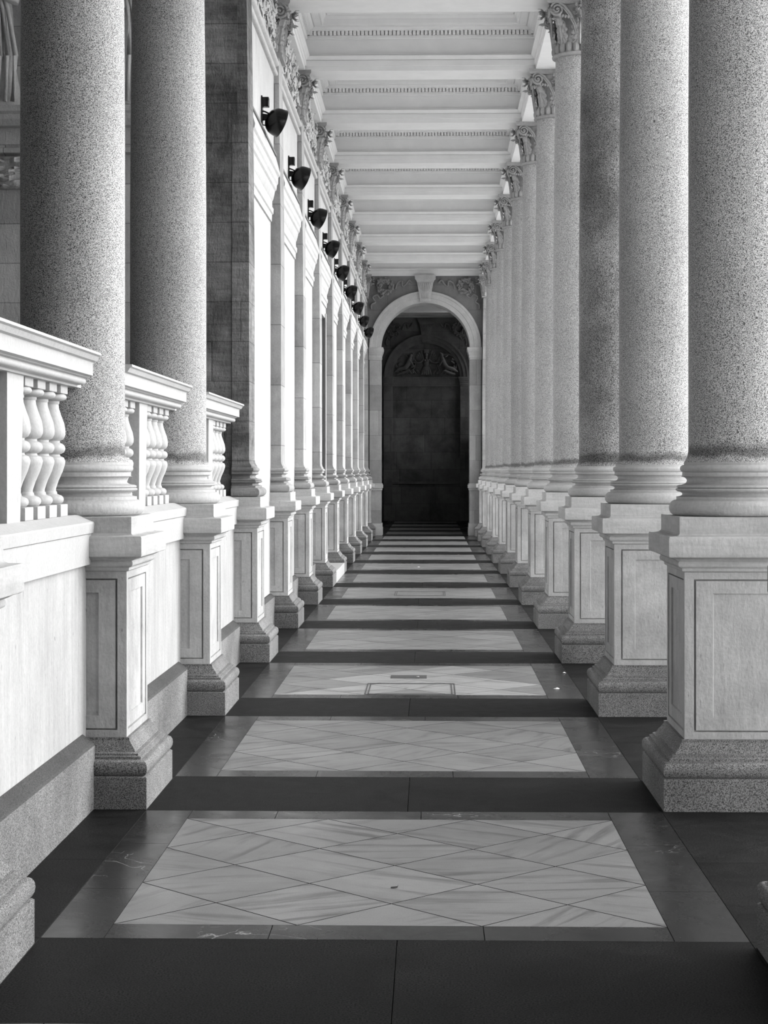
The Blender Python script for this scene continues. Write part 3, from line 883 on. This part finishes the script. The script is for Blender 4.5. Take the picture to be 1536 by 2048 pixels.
imposts(ta, Y1, M['archplain'], 4.35, 4.66, AX - 1.11, AX + 1.11, AX - 1.40, AX + 1.40, .78)
for sg in (-1, 1):
    xi, xo = AX + sg * 1.095, AX + sg * 1.38
    bm = bmesh.new(); box(bm, min(xi, xo), max(xi, xo), Y1 - .035, Y1 + .7, .30, 4.35, .004); obj('jamb', bm, M['jamb'], ta)
    bm = bmesh.new()
    for p, a, b in ((.03, 0, .2), (.02, .2, .30), (.015, 1.12, 1.17), (.035, 1.17, 1.26), (.02, 1.26, 1.29)):
        box(bm, min(xi - sg * p, xo), max(xi - sg * p, xo), Y1 - .035 - p, Y1 + .75, a, b, .006)
    obj('jamb_base', bm, M['archplain'], ta)
for sx, lab in ((-1, 'carved wreath with ribbons left above the front arch'), (1, 'carved wreath with ribbons right above the front arch')):
    bm = bmesh.new(); cx = AX + sx * 1.0; wreath(bm, cx, Y1, 6.165, .155, .05, 5 + sx)
    ribbon(bm, [(cx - sx * .26, 6.10), (cx - sx * .32, 6.26), (cx - sx * .42, 6.30), (cx - sx * .44, 6.18), (cx - sx * .52, 6.22), (cx - sx * .6, 6.32), (cx - sx * .68, 6.24)], Y1)
    ribbon(bm, [(cx + sx * .02, 5.96), (cx + sx * .12, 5.88), (cx + sx * .20, 5.96), (cx + sx * .30, 5.90), (cx + sx * .24, 5.78), (cx + sx * .33, 5.72), (cx + sx * .34, 5.60)], Y1)
    tube(bm, [(cx - .1, Y1 - .05, 6.31), (cx, Y1 - .07, 6.34), (cx + .1, Y1 - .05, 6.31)], .03, 6)
    tagp(obj('carved_wreath', bm, M['wreath'], smooth=50), lab, 'carving', 'wreaths above the front arch')

# closed dim hall behind the arch
Y2 = 58.46
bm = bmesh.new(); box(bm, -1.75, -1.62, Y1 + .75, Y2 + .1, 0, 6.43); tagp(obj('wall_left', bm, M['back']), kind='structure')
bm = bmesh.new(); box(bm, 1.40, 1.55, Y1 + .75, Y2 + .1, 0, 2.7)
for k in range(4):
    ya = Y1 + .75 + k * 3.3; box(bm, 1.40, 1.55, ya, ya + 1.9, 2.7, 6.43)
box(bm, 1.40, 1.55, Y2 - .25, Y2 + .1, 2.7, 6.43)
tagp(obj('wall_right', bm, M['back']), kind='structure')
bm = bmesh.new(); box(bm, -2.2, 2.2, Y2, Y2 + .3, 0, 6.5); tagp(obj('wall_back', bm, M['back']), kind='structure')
tb = thing('blind_arch', 'dark blind arch with carved half-round panel on the end wall', 'arch', (0, 0, 0))
bm = bmesh.new(); archivolt(bm, Y2, [(0, 0), (0, .10), (.10, .115), (.105, .14), (.21, .145), (.215, .165), (.25, .175), (.28, .17), (.285, 0)], 4.60, 1.07)
obj('archivolt', bm, M['backrel'], tb, smooth=35)
keystone(tb, Y2, M['backrel'], 6.43, 5.75, .20, .13, .2)
imposts(tb, Y2 - .12, M['backrel'], 4.30, 4.60, AX - 1.09, AX + 1.09, AX - 1.37, AX + 1.37, .12)
bm = bmesh.new()
for p, a, b in ((.03, 4.30, 4.36), (.05, 4.36, 4.5), (.06, 4.5, 4.56), (.07, 4.56, 4.60)): box(bm, AX - 1.1, AX + 1.1, Y2 - p, Y2 + .02, a, b, .003)
obj('lintel_band', bm, M['backrel'], tb)
for sg in (-1, 1):
    xi, xo = AX + sg * 1.08, AX + sg * 1.36
    bm = bmesh.new(); box(bm, min(xi, xo), max(xi, xo), Y2 - .12, Y2 + .02, 0, 4.30, .004); obj('jamb', bm, M['back'], tb)
bm = bmesh.new(); box(bm, AX - 1.08, AX + 1.08, Y2 - .05, Y2 + .02, 1.18, 1.26, .004); obj('dado_band', bm, M['backrel'], tb)
for sx, lab in ((-1, 'dark carved wreath upper left on the end wall'), (1, 'dark carved wreath upper right on the end wall')):
    bm = bmesh.new(); cx = AX + sx * 1.03; wreath(bm, cx, Y2 - .01, 6.12, .165, .05, 9 + sx)
    ribbon(bm, [(cx - sx * .26, 6.10), (cx - sx * .32, 6.26), (cx - sx * .42, 6.30), (cx - sx * .44, 6.18), (cx - sx * .52, 6.22), (cx - sx * .6, 6.32)], Y2 - .01, .03)
    ribbon(bm, [(cx + sx * .02, 5.92), (cx + sx * .12, 5.80), (cx + sx * .20, 5.86), (cx + sx * .26, 5.72), (cx + sx * .22, 5.6)], Y2 - .01, .03)
    tagp(obj('carved_wreath', bm, M['backrel'], smooth=50), lab, 'carving', 'wreaths on the end wall')
# tympanum carving: winged half figure between two reclining figures in leafy scrolls
def tympanum():
    bm = bmesh.new(); y = -.03
    def P(x, z, d=0): return Vector((x, y - d, z))
    # central figure: leafy skirt, torso, neck, head with tall headdress
    blob(bm, P(0, .20, .03), (.13, .07, .17), None, 2); blob(bm, P(0, .42, .05), (.095, .07, .13), None, 2)
    blob(bm, P(-.04, .50, .10), (.042, .04, .042), None, 2); blob(bm, P(.04, .50, .10), (.042, .04, .042), None, 2)
    tube(bm, [P(0, .56, .06), P(0, .63, .07)], [.035, .03], 10); blob(bm, P(0, .68, .08), (.048, .05, .06), None, 2)
    box(bm, -.07, .07, y - .10, y, .74, .86, .01)
    for k in range(5): leaf(bm, P(-.1 + .05 * k, .24, .08), (.12 * (k - 2), 0, -1), (0, -1, 0), (1, 0, 0), .2, .04, 1, 3, 5, .01, .05)
    for s in (-1, 1):
        # wing
        for q in range(5):
            u = Vector((s * (.25 + .22 * q), 0, 1)).normalized()
            leaf(bm, P(s * (.09 + .02 * q), .46, .03), u, (0, -1, 0), (u.z, 0, -u.x), .42 - .05 * q, .045, .3, 2, 5, .012, .03)
        # arm reaching out
        tube(bm, [P(s * .09, .53, .07), P(s * .18, .44, .10), P(s * .32, .42, .10), P(s * .40, .45, .09)], [.035, .032, .026, .02], 8)
        # reclining side figure
        pts = [P(s * .50, .62, .10), P(s * .53, .50, .10), P(s * .58, .38, .11), P(s * .68, .26, .12), P(s * .84, .24, .11), P(s * 1.0, .14, .08)]
        tube(bm, pts, [.045, .075, .075, .075, .055, .03], 10)
        tube(bm, [P(s * .66, .27, .13), P(s * .55, .18, .16), P(s * .76, .10, .12), P(s * .92, .06, .1)], [.065, .055, .045, .03], 10)
        blob(bm, P(s * .49, .66, .11), (.05, .05, .058), None, 2)
        tube(bm, [P(s * .54, .52, .14), P(s * .46, .42, .16), P(s * .42, .34, .12)], [.035, .03, .022], 8)
        # large leafy scroll around the figure
        c = P(s * .64, .40, .02); last = None; K = 44; pts = []
        for i in range(K + 1):
            a = -.6 + i / K * 2 * PI * 1.15; r = .33 * (1 - .25 * i / K)
            pts.append(c + Vector((s * r * math.cos(a), 0, r * math.sin(a))))
        tube(bm, pts, [.034 * (1 - .4 * i / K) for i in range(K + 1)], 8)
        for i in range(0, K, 3):
            d = (pts[min(i + 2, K)] - pts[i]).normalized(); o = Vector((d.z, 0, -d.x)) * (s if i % 2 else -s * .7)
            u = (d * .8 + o).normalized()
            leaf(bm, pts[i] + Vector((0, -.02, 0)), u, (0, -1, 0), (u.z, 0, -u.x), .13, .035, 1.1, 3, 4, .012, .05)
        for q in range(6):
            leaf(bm, P(s * (.2 + .13 * q), .08, .03), Vector((s * .6, 0, .7)).normalized(), (0, -1, 0), Vector((.7, 0, -s * .6)).normalized(), .17, .04, 1.1, 3, 4, .012, .05)
    return bm
o = obj('tympanum_relief', tympanum(), M['backrel'], smooth=50, loc=(AX, Y2, 4.62))
tagp(o, 'dark carved relief of a winged figure among scrolls inside the blind arch', 'sculpture')

# ------------------------------------------------------------------ floor
PX0, PX1 = -1.118, .832
PC = (PX0 + PX1) / 2
TP = (PX1 - PX0) / 3
fb = bmesh.new()
tone = fb.faces.layers.float.new('tone'); uvl = fb.loops.layers.uv.new('UVMap')
def slab(poly, mi, tn, z=0.0, ang=None, skirt=.02):
    vs = [fb.verts.new((x, y, z)) for x, y in poly]
    f = fb.faces.new(vs); f.material_index = mi; f[tone] = tn
    a = R.uniform(0, PI) if ang is None else ang
    ox, oy = R.uniform(0, 50), R.uniform(0, 50)
    for l, (x, y) in zip(f.loops, poly):
        l[uvl].uv = (ox + x * math.cos(a) + y * math.sin(a), oy - x * math.sin(a) + y * math.cos(a))
    lo = [fb.verts.new((x, y, z - skirt)) for x, y in poly]
    n = len(vs)
    for i in range(n):
        j = (i + 1) % n
        g = fb.faces.new((vs[j], vs[i], lo[i], lo[j])); g.material_index = 3; g[tone] = 1
def clip(poly, x0, x1, y0, y1):
    def cut(P, f, inter):
        out = []
        for i in range(len(P)):
            a, b = P[i], P[(i + 1) % len(P)]
            if f(a): out.append(a)
            if f(a) != f(b): out.append(inter(a, b))
        return out
    def lx(v): return lambda a, b: (v, a[1] + (b[1] - a[1]) * (v - a[0]) / (b[0] - a[0]))
    def ly(v): return lambda a, b: (a[0] + (b[0] - a[0]) * (v - a[1]) / (b[1] - a[1]), v)
    for f, g in ((lambda p: p[0] >= x0, lx(x0)), (lambda p: p[0] <= x1, lx(x1)), (lambda p: p[1] >= y0, ly(y0)), (lambda p: p[1] <= y1, ly(y1))):
        if poly: poly = cut(poly, f, g)
    return poly
def rect(x0, x1, y0, y1, mi, tn, g=.0016, **k):
    slab([(x0 + g, y0 + g), (x1 - g, y0 + g), (x1 - g, y1 - g), (x0 + g, y1 - g)], mi, tn, **k)
BXL, BXR = -1.336, 1.088
Vv = .655
for k in range(-1, 16):
    f0 = 6.437 + SP * k
    if k in (12,): pass
    h = TP / 2
    g = .0032
    for i in range(-2, 3):
        for j in range(-1, 5):
            for odd in (0, 1):
                cx_, cy_ = PC + i * TP + odd * h, f0 + j * Vv + odd * Vv / 2
                d = [(cx_ - h + g * 1.4, cy_), (cx_, cy_ - Vv / 2 + g * 1.4), (cx_ + h - g * 1.4, cy_), (cx_, cy_ + Vv / 2 - g * 1.4)]
                d = clip(d, PX0 + .001, PX1 - .001, f0 + .001, f0 + 3 * Vv - .001)
                if len(d) >= 3:
                    tn = .19 * R.uniform(.86, 1.12)
                    if k == 2 and ((i, j, odd) in ((0, 0, 1), (-1, 0, 1), (0, 2, 0), (0, 1, 0), (1, 0, 0), (-1, 0, 0), (-1, 1, 1)) or R.random() < .15): tn = .33
                    slab(d, 0, tn, ang=R.choice((.5, -.5, .62, -.35, .1, 1.1)) + R.uniform(-.12, .12))
    f1 = f0 + 3 * Vv
    # slate border: side strips in pieces, front and rear strips
    ys = [f0 - .195, f0 + R.uniform(.5, .8), f0 + R.uniform(1.2, 1.5), f1 + .195]
    for a, b in zip(ys, ys[1:]):
        rect(BXL, PX0, a, b, 1, R.uniform(.8, 1.3)); rect(PX1, BXR, a, b, 1, R.uniform(.8, 1.3))
    for ya, yb in ((f0 - .195, f0), (f1, f1 + .195)):
        xs = [PX0, PX0 + R.uniform(.4, .6), PX0 + R.uniform(1.05, 1.35), PX1]
        for a, b in zip(xs, xs[1:]): rect(a, b, ya, yb, 1, R.uniform(.8, 1.4))
    # granite crossing strip between the pedestals
    ya, yb = f1 + .195, f0 + SP - .195
    m = PC + R.uniform(.0, .04)
    rect(BXL, m, ya, yb, 2, R.uniform(.85, 1.1)); rect(m, BXR, ya, yb, 2, R.uniform(.85, 1.1))
    # side slabs between the pedestals
    yy = [f0 - .195, f0 + R.uniform(.8, 1.2), f1 + .195]
    for a, b in zip(yy, yy[1:]):
        rect(-2.25, BXL, a, b, 2, R.uniform(.9, 1.3)); rect(BXR, 2.15, a, b, 2, R.uniform(.9, 1.3))
    rect(-2.25, BXL, ya, yb, 2, 1); rect(BXR, 2.15, ya, yb, 2, 1)
# bedding below and the rest of the paved terrace
for x0, x1, y0, y1 in ((-9, -2.25, 2.6, 15.4), (-9, 2.15, -14, 2.65)):
    rect(x0, x1, y0, y1, 2, 1.1)
bed = [fb.verts.new(v) for v in ((-9, -14, -.02), (2.15, -14, -.02), (2.15, 61, -.02), (-9, 61, -.02))]
f = fb.faces.new(bed); f.material_index = 3; f[tone] = 1
o = obj('floor', fb, [M['marble'], M['slate'], M['gran'], M['dark']], fix=False); tagp(o, kind='structure')
bm = bmesh.new(); box(bm, 2.15, 60, -40, 90, -.5, -.30); box(bm, 2.15, 2.5, -8, 61, -.4, -.15)
tagp(obj('courtyard_ground', bm, M['ground']), kind='structure')
# manholes and drain grate set in the panels
def manhole(x0, x1, y0, y1, label):
    t = thing('manhole_cover', label, 'manhole cover', ((x0 + x1) / 2, (y0 + y1) / 2, 0))
    w, l = (x1 - x0) / 2, (y1 - y0) / 2
    bm = bmesh.new()
    for a in (0, .022):
        for xa, xb, ya, yb in ((-w + a, w - a, -l + a, -l + a + .009), (-w + a, w - a, l - a - .009, l - a), (-w + a, -w + a + .009, -l + a, l - a), (w - a - .009, w - a, -l + a, l - a)):
            box(bm, xa, xb, ya, yb, -.004, .0025)
    obj('metal_frame', bm, M['iron'], t)
manhole(-.47, .185, 13.10, 13.78, 'square inlaid manhole cover outlined by thin metal frame in third floor panel')
manhole(-.46, .20, 23.5, 24.3, 'faint square inlaid manhole cover frame in the sixth floor panel')
g = thing('drain_grate', 'small dark rectangular drain grate just behind the framed manhole cover', 'grate', (-.165, 14.22, 0))
bm = bmesh.new(); box(bm, -.14, .14, -.10, .10, -.004, .003, .001); obj('grate_plate', bm, M['iron'], g)
bm = bmesh.new(); lathe(bm, [(.012, .003), (.012, .006), (.008, .007)], 12, (.07, -.01, 0)); obj('bolt', bm, M['balus'], g, smooth=40)
# scraps of paper and leaf lying on the floor
for x, y, s, lab in ((.93, 13.45, .028, 'small white scrap of paper on the right border slab'), (-.19, 30.4, .03, 'tiny white scrap on the pale panel far down the corridor'), (1.06, 14.5, .016, 'tiny white crumb beside the second right pedestal')):
    bm = bmesh.new()
    ring_ = [bm.verts.new((s * R.uniform(.7, 1.1) * math.cos(a), s * .9 * R.uniform(.7, 1.1) * math.sin(a), R.uniform(.001, .006))) for a in (0, .9, 1.9, 3.0, 4.1, 5.2)]
    top = bm.verts.new((0, 0, .012))
    for i in range(6): bm.faces.new((ring_[i], ring_[(i + 1) % 6], top))
    tagp(obj('paper_scrap', bm, M['ceil'], loc=(x, y, .001)), lab, 'litter', 'scraps on the floor')
bm = bmesh.new(); leaf(bm, (0, 0, .002), (1, 0, 0), (0, 0, 1), (0, 1, 0), .03, .010, .5, 2, 4, .001, .004)
tagp(obj('dry_leaf', bm, M['iron'], loc=(-.15, 7.02, .001)), 'tiny dark dry leaf on the nearest pale floor panel', 'leaf')

# ------------------------------------------------------------------ unseen walls added left and camera side to shape the light
bm = bmesh.new(); box(bm, -9.3, -9, -14, 16, -.02, 7.2)  # added out of view, keeps light from entering on the left
tagp(obj('light_blocker_left', bm, M['facade']), kind='structure')

bm = bmesh.new(); box(bm, -9, 2.1, -14.3, -14, -.02, 7.2)  # added behind the camera to cut light from the rear
tagp(obj('light_blocker_rear', bm, M['facade']), kind='structure')
bm = bmesh.new(); box(bm, 1.25, 2.04, -14, 4.7, -.02, 6.43)  # added unseen wall, blocks sky light from the right rear
tagp(obj('wall_right', bm, M['facade']), kind='structure')

# ------------------------------------------------------------------ light: overcast sky, brighter to the open right side
w = bpy.data.worlds.new('sky'); bpy.context.scene.world = w; w.use_nodes = True
t = w.node_tree; bg = t.nodes['Background']
tc = t.nodes.new('ShaderNodeTexCoord'); sx = t.nodes.new('ShaderNodeSeparateXYZ'); t.links.new(tc.outputs['Generated'], sx.inputs[0])
def lobe(d, p, k):
    vm = t.nodes.new('ShaderNodeVectorMath'); vm.operation = 'DOT_PRODUCT'
    t.links.new(tc.outputs['Generated'], vm.inputs[0]); vm.inputs[1].default_value = Vector(d).normalized()
    return math_(t, 'MULTIPLY', math_(t, 'POWER', remap(t, vm.outputs['Value'], 0, 1.0, 0, 1), p), k)
v = math_(t, 'ADD', lobe((.93, .36, .28), 5.0, 4.2), lobe((.5, -.85, .25), 8.0, 1.2))
v = math_(t, 'ADD', v, .04)
cb = t.nodes.new('ShaderNodeCombineXYZ')
for i in range(3): t.links.new(v, cb.inputs[i])
t.links.new(cb.outputs[0], bg.inputs['Color']); bg.inputs['Strength'].default_value = 3.05

# ------------------------------------------------------------------ camera
cam = bpy.data.cameras.new('camera'); co_ = bpy.data.objects.new('camera', cam); C.objects.link(co_)
cam.sensor_fit = 'VERTICAL'; cam.sensor_height = 36; cam.sensor_width = 27
cam.lens = 36 * 3660 / 2048
cam.shift_y = -82 / 2048
cam.clip_end = 300; cam.clip_start = .05
co_.location = (0, 0, 1.6)
co_.rotation_euler = (PI / 2, 0, math.atan(92 / 3660))
sc = bpy.context.scene
sc.camera = co_
sc.view_settings.view_transform = 'Standard'; sc.view_settings.look = 'None'
sc.view_settings.gamma = 1; sc.view_settings.use_curve_mapping = False
sc.view_settings.exposure = 0.0
sc.cycles.max_bounces = 8; sc.cycles.diffuse_bounces = 6; sc.cycles.glossy_bounces = 3
sc.cycles.use_denoising = True
